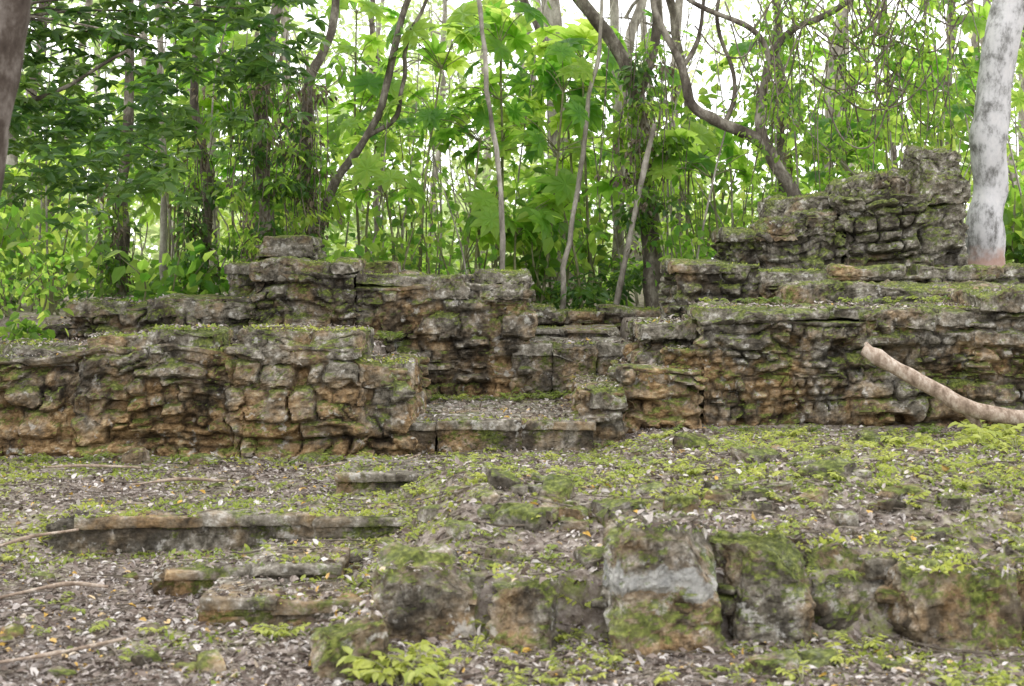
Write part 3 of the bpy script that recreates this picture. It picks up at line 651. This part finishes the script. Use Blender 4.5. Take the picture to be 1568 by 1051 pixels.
def trumpet(x, y, h, nl=8, R=.34):
    mb = MB(); z0 = g(x, y); zt = z0+h; lx = x+rng.normal()*.15; ly = y+rng.normal()*.1
    mb.tube([(x, y, z0), ((x+lx)/2+rng.normal()*.05, y, z0+h*.5), (lx, ly, zt)], [.02, .015, .01], 0, sides=6, sub=6)
    tiers = max(1, int(h/1.0))
    for t in range(tiers):
        zc = zt-t*.6; f = (zc-z0)/h; cx = x+(lx-x)*f; cy = y+(ly-y)*f; k_ = nl
        a = rng.random(k_)*6.283; l = .2+.5*rng.random(k_); e = -.1+.45*rng.random(k_)
        C = np.stack([cx+np.cos(a)*l, cy+np.sin(a)*l, zc+e], 1)
        for c in C: mb.tube([(cx, cy, zc-.05), ((cx+c[0])/2, (cy+c[1])/2, (zc+c[2])/2+.04), tuple(c)], [.005, .005, .004], 0, sides=4, sub=3)
        nn = np.stack([np.cos(a)*.7, np.sin(a)*.6-.1, np.ones(k_)*.8], 1)+rng.normal(size=(k_, 3))*.35
        mb.palm(C, nn, R*(.65+.5*rng.random()), 1, r=rng.random(k_), droop=.12, W=.52, K=8)
    mb.finish('trumpet_tree', [M_stem, M_cec], False)
spots = [(-1.0, 15.2, 2.7), (-.6, 15.0, 1.9), (-.15, 15.4, 3.0), (.3, 15.1, 2.4), (-.35, 14.8, .9), (.15, 14.8, .9), (-1.3, 14.8, 1.3), (.9, 15.8, 2.9), (.75, 15.2, 1.2), (1.9, 15.3, 1.6), (2.3, 15.0, 1.5),
         (3.6, 15.6, 1.7), (3.9, 15.1, 1.3), (4.2, 16, 2.2), (5.2, 15.4, 1.9), (5.6, 15.1, 1.2), (-2.9, 15.4, 1.6), (-3.6, 15.6, 1.1), (-4.5, 15.6, 1.6), (-5.2, 15.0, 1.2), (-1.6, 15.8, 1.9), (-.2, 17, 3.4), (-1.8, 17.2, 3.6), (1.6, 17, 3.2),
         (3.1, 17, 2.9), (5.6, 16.8, 3.1), (-5.0, 17.5, 3.0), (.6, 16.5, 3.1), (-3.2, 16.5, 2.8), (-4.0, 17, 3.2)]
for s in spots: trumpet(*s, nl=int(rng.integers(7, 11)), R=rng.uniform(.2, .34))

def shrub(name, x, y, h, w, n, L, mat, asp=.7, dr=.5):
    mb = MB(); z0 = g(x, y)
    ns = 7
    for _ in range(ns):
        a = rng.random()*6.28; l = w*rng.random(); tx, ty, tz = x+math.cos(a)*l, y+math.sin(a)*l, z0+h*(.5+.5*rng.random())
        mb.tube([(x+rng.normal()*.1, y, z0), ((x+tx)/2, (y+ty)/2, z0+(tz-z0)*.6), (tx, ty, tz)], [.012, .009, .004], 0, sides=5, sub=5)
        k_ = n//ns; t = .25+.75*rng.random(k_)
        C = np.stack([x+(tx-x)*t, y+(ty-y)*t, z0+(tz-z0)*np.sqrt(t)], 1)+rng.normal(size=(k_, 3))*.13*w*2
        d = rng.normal(size=(k_, 3)); d[:, 2] = -dr-.4*rng.random(k_); nn = rng.normal(size=(k_, 3))*.6+np.array([0, -.5, .7])
        sz = L*(.6+.7*rng.random(k_)); mb.leaves(C, d, nn, sz, sz*asp, 1)
    mb.finish(name, [M_stem, mat], False)
sh = [(-1.2, 14.6, 1.2, .6), (-.7, 14.9, 1.7, .7), (-.3, 15.6, 2.2, .7), (.4, 15.6, 1.7, .6), (.2, 15.2, 1.1, .5), (1.8, 14.7, 1.2, .5), (2.1, 15.5, 1.9, .7), (3.5, 14.9, 1.2, .5), (3.9, 15.6, 1.7, .6), (-3.5, 14.5, .9, .6),
      (-4.6, 14.3, 1.1, .6), (-5.4, 14.6, 1.2, .6), (5.2, 14.8, 1.1, .5), (-1.7, 14.4, .8, .5), (.9, 16, 1.6, .7), (2.6, 16.0, 2.1, .7), (-2.7, 16, 1.9, .7), (5.8, 15.5, 1.6, .6), (-6, 15, 1.5, .7),
      (-4.5, 12.6, .5, .4), (-4.9, 12.2, .55, .4), (-4.3, 13.3, .6, .4), (-5.2, 13.0, .7, .5), (-4.7, 11.6, .35, .35), (-3.9, 11.3, .25, .3),
      (-2.9, 17.5, 3.2, .8), (-1.2, 17.5, 3.3, .8), (.9, 17.8, 3.2, .8), (2.4, 17.5, 3.4, .9), (4.0, 17.5, 3.1, .9), (5.4, 17.8, 3.4, .9), (-4.3, 18, 3.3, .9), (-5.8, 17.6, 3.0, .9)]
for n_, (x, y, h, w) in enumerate(sh):
    shrub('broadleaf_shrub', x, y, h, w, 130 if y < 17 else 240, rng.uniform(.1, .2)*(.5 if y < 13.5 else 1), M_cec if n_ % 2 else M_under)

# undergrowth mass
mb = MB(); K = 300
y = rng.uniform(16, 26, K); x = rng.uniform(-1, 1, K)*(.40*y+1.5); z = T(x, y)+.1+3.0*rng.random(K)**1.5
mb.clumps(np.stack([x, y, z], 1), rng.uniform(.3, .65, K), 44, .18, .10, 0, droop=.4)
K = 110; y = rng.uniform(14.4, 16, K); x = rng.uniform(-6.5, 6.5, K); z = T(x, y)+.05+.4*rng.random(K)
mb.clumps(np.stack([x, y, z], 1), .28, 50, .10, .05, 1, droop=.3)
for _ in range(130):
    y = rng.uniform(14.6, 20); x = rng.uniform(-1, 1)*(.4*y+.6); z = T1(x, y); h = rng.uniform(1, 4.8)
    mb.tube([(x, y, z), (x+rng.normal()*.2, y, z+h*.5), (x+rng.normal()*.5, y, z+h)], [.014, .010, .005], 2, sides=5, sub=5)
mb.finish('undergrowth', [M_under, M_dark, M_barkp])

# background trees
for t in range(13):
    y = rng.uniform(19, 29); x = -9.5+19.*(t+.5)/13+rng.normal()*.5; z0 = g(x, y); H = rng.uniform(8, 12); r = rng.uniform(.04, .09)
    pts = [(x, y, z0), (x+rng.normal()*.3, y, z0+H*.3), (x+rng.normal()*.6, y, z0+H*.6), (x+rng.normal()*1., y, z0+H)]
    limbs = [(pts, [r*1.2, r, r*.8, r*.3])]; cr = []
    for b in range(11):
        t0 = rng.uniform(.0, .9); p = np.array(pts[1])*(1-t0)+np.array(pts[3])*t0; a = rng.random()*6.28; l = rng.uniform(.9, 2.4)
        e = p+np.array([math.cos(a)*l, math.sin(a)*l, rng.uniform(.1, 1.3)]); limbs.append(([tuple(p), tuple((p+e)/2+np.array([0, 0, .15])), tuple(e)], [r*.35, r*.22, r*.08]))
        for q_ in range(3): cr.append((*(e+rng.normal(size=3)*.5), rng.uniform(.35, .65)))
    tree('forest_tree', limbs, M_barkp if t % 2 else M_bark, M_far if t % 3 else M_under, cr, sides=8, size=.15, per=24, wob=.12)

# distant forest mass
mb = MB(); K = 1100
y = rng.uniform(29, 48, K); x = rng.uniform(-1, 1, K)*(.42*y+4); z = .5+12*rng.random(K)**1.4
keep = fbm(np.stack([x*.4, y*.1, z*.4], 1), 88, 3) > -.02-.5*(z < 4)
x, y, z = x[keep], y[keep], z[keep]
mb.clumps(np.stack([x, y, z], 1), rng.uniform(.7, 1.4, len(x)), 54, .26, .13, 0, droop=.3)
K = 180; y = rng.uniform(44, 60, K); x = rng.uniform(-28, 28, K); z = .3+3.2*rng.random(K)
mb.clumps(np.stack([x, y, z], 1), 1.5, 60, .5, .28, 0)
for _ in range(26):
    y = rng.uniform(28, 45); x = rng.uniform(-1, 1)*(.4*y+2); mb.tube([(x, y, .5), (x+rng.normal()*.5, y, 6), (x+rng.normal()*1.5, y, 13)], [.12, .09, .05], 1, sides=6, sub=4)
mb.finish('distant_forest', [M_far, M_barkp])

# ------------------------------------------------------------ light
w = bpy.data.worlds.new('World'); scene.world = w; w.use_nodes = True; nt = w.node_tree
bg = nt.nodes['Background']; sky = nt.nodes.new('ShaderNodeTexSky'); sky.sky_type = 'NISHITA'; sky.sun_disc = False
sdir = Vector((-.35, .36, .86)).normalized()
sky.sun_elevation = math.asin(sdir.z); sky.sun_rotation = math.atan2(sdir.x, sdir.y)
sky.air_density = 1.0; sky.dust_density = 2.0; sky.ozone_density = 1.0
hs = nt.nodes.new('ShaderNodeHueSaturation'); hs.inputs['Saturation'].default_value = .3
nt.links.new(sky.outputs[0], hs.inputs['Color'])
# bright overcast cloud deck laid over the clear sky
tc = nt.nodes.new('ShaderNodeTexCoord'); cn = nt.nodes.new('ShaderNodeTexNoise'); cn.inputs['Scale'].default_value = 2.2; cn.inputs['Detail'].default_value = 5
nt.links.new(tc.outputs['Generated'], cn.inputs['Vector'])
cr = nt.nodes.new('ShaderNodeMapRange'); cr.inputs['From Min'].default_value = .3; cr.inputs['From Max'].default_value = .6; cr.inputs['To Min'].default_value = .75; cr.inputs['To Max'].default_value = .98
nt.links.new(cn.outputs['Fac'], cr.inputs['Value'])
mx = nt.nodes.new('ShaderNodeMix'); mx.data_type = 'RGBA'; nt.links.new(cr.outputs[0], mx.inputs[0]); nt.links.new(hs.outputs[0], mx.inputs[6]); mx.inputs[7].default_value = (18.6, 18.7, 19.0, 1)
nt.links.new(mx.outputs[2], bg.inputs[0]); bg.inputs[1].default_value = .15
ld = bpy.data.lights.new('sun', 'SUN'); ld.energy = 1.4; ld.angle = math.radians(20); ld.color = (1, .96, .9)
lo = bpy.data.objects.new('sun', ld); lo.rotation_euler = sdir.to_track_quat('Z', 'Y').to_euler(); scene.collection.objects.link(lo)
scene.view_settings.view_transform = 'Standard'; scene.view_settings.look = 'None'; scene.view_settings.exposure = 0

# ------------------------------------------------------------ camera
cd = bpy.data.cameras.new('camera'); cd.lens = 50; cd.sensor_width = 36; cd.shift_y = -.0797; cd.clip_end = 600
cd.dof.use_dof = True; cd.dof.focus_distance = 11.0; cd.dof.aperture_fstop = 3.8
co = bpy.data.objects.new('camera', cd); co.location = (0, 0, 1.5); co.rotation_euler = (math.radians(90), 0, 0)
scene.collection.objects.link(co); scene.camera = co
print('verts', sum(len(o.data.vertices) for o in scene.objects if o.type == 'MESH'))
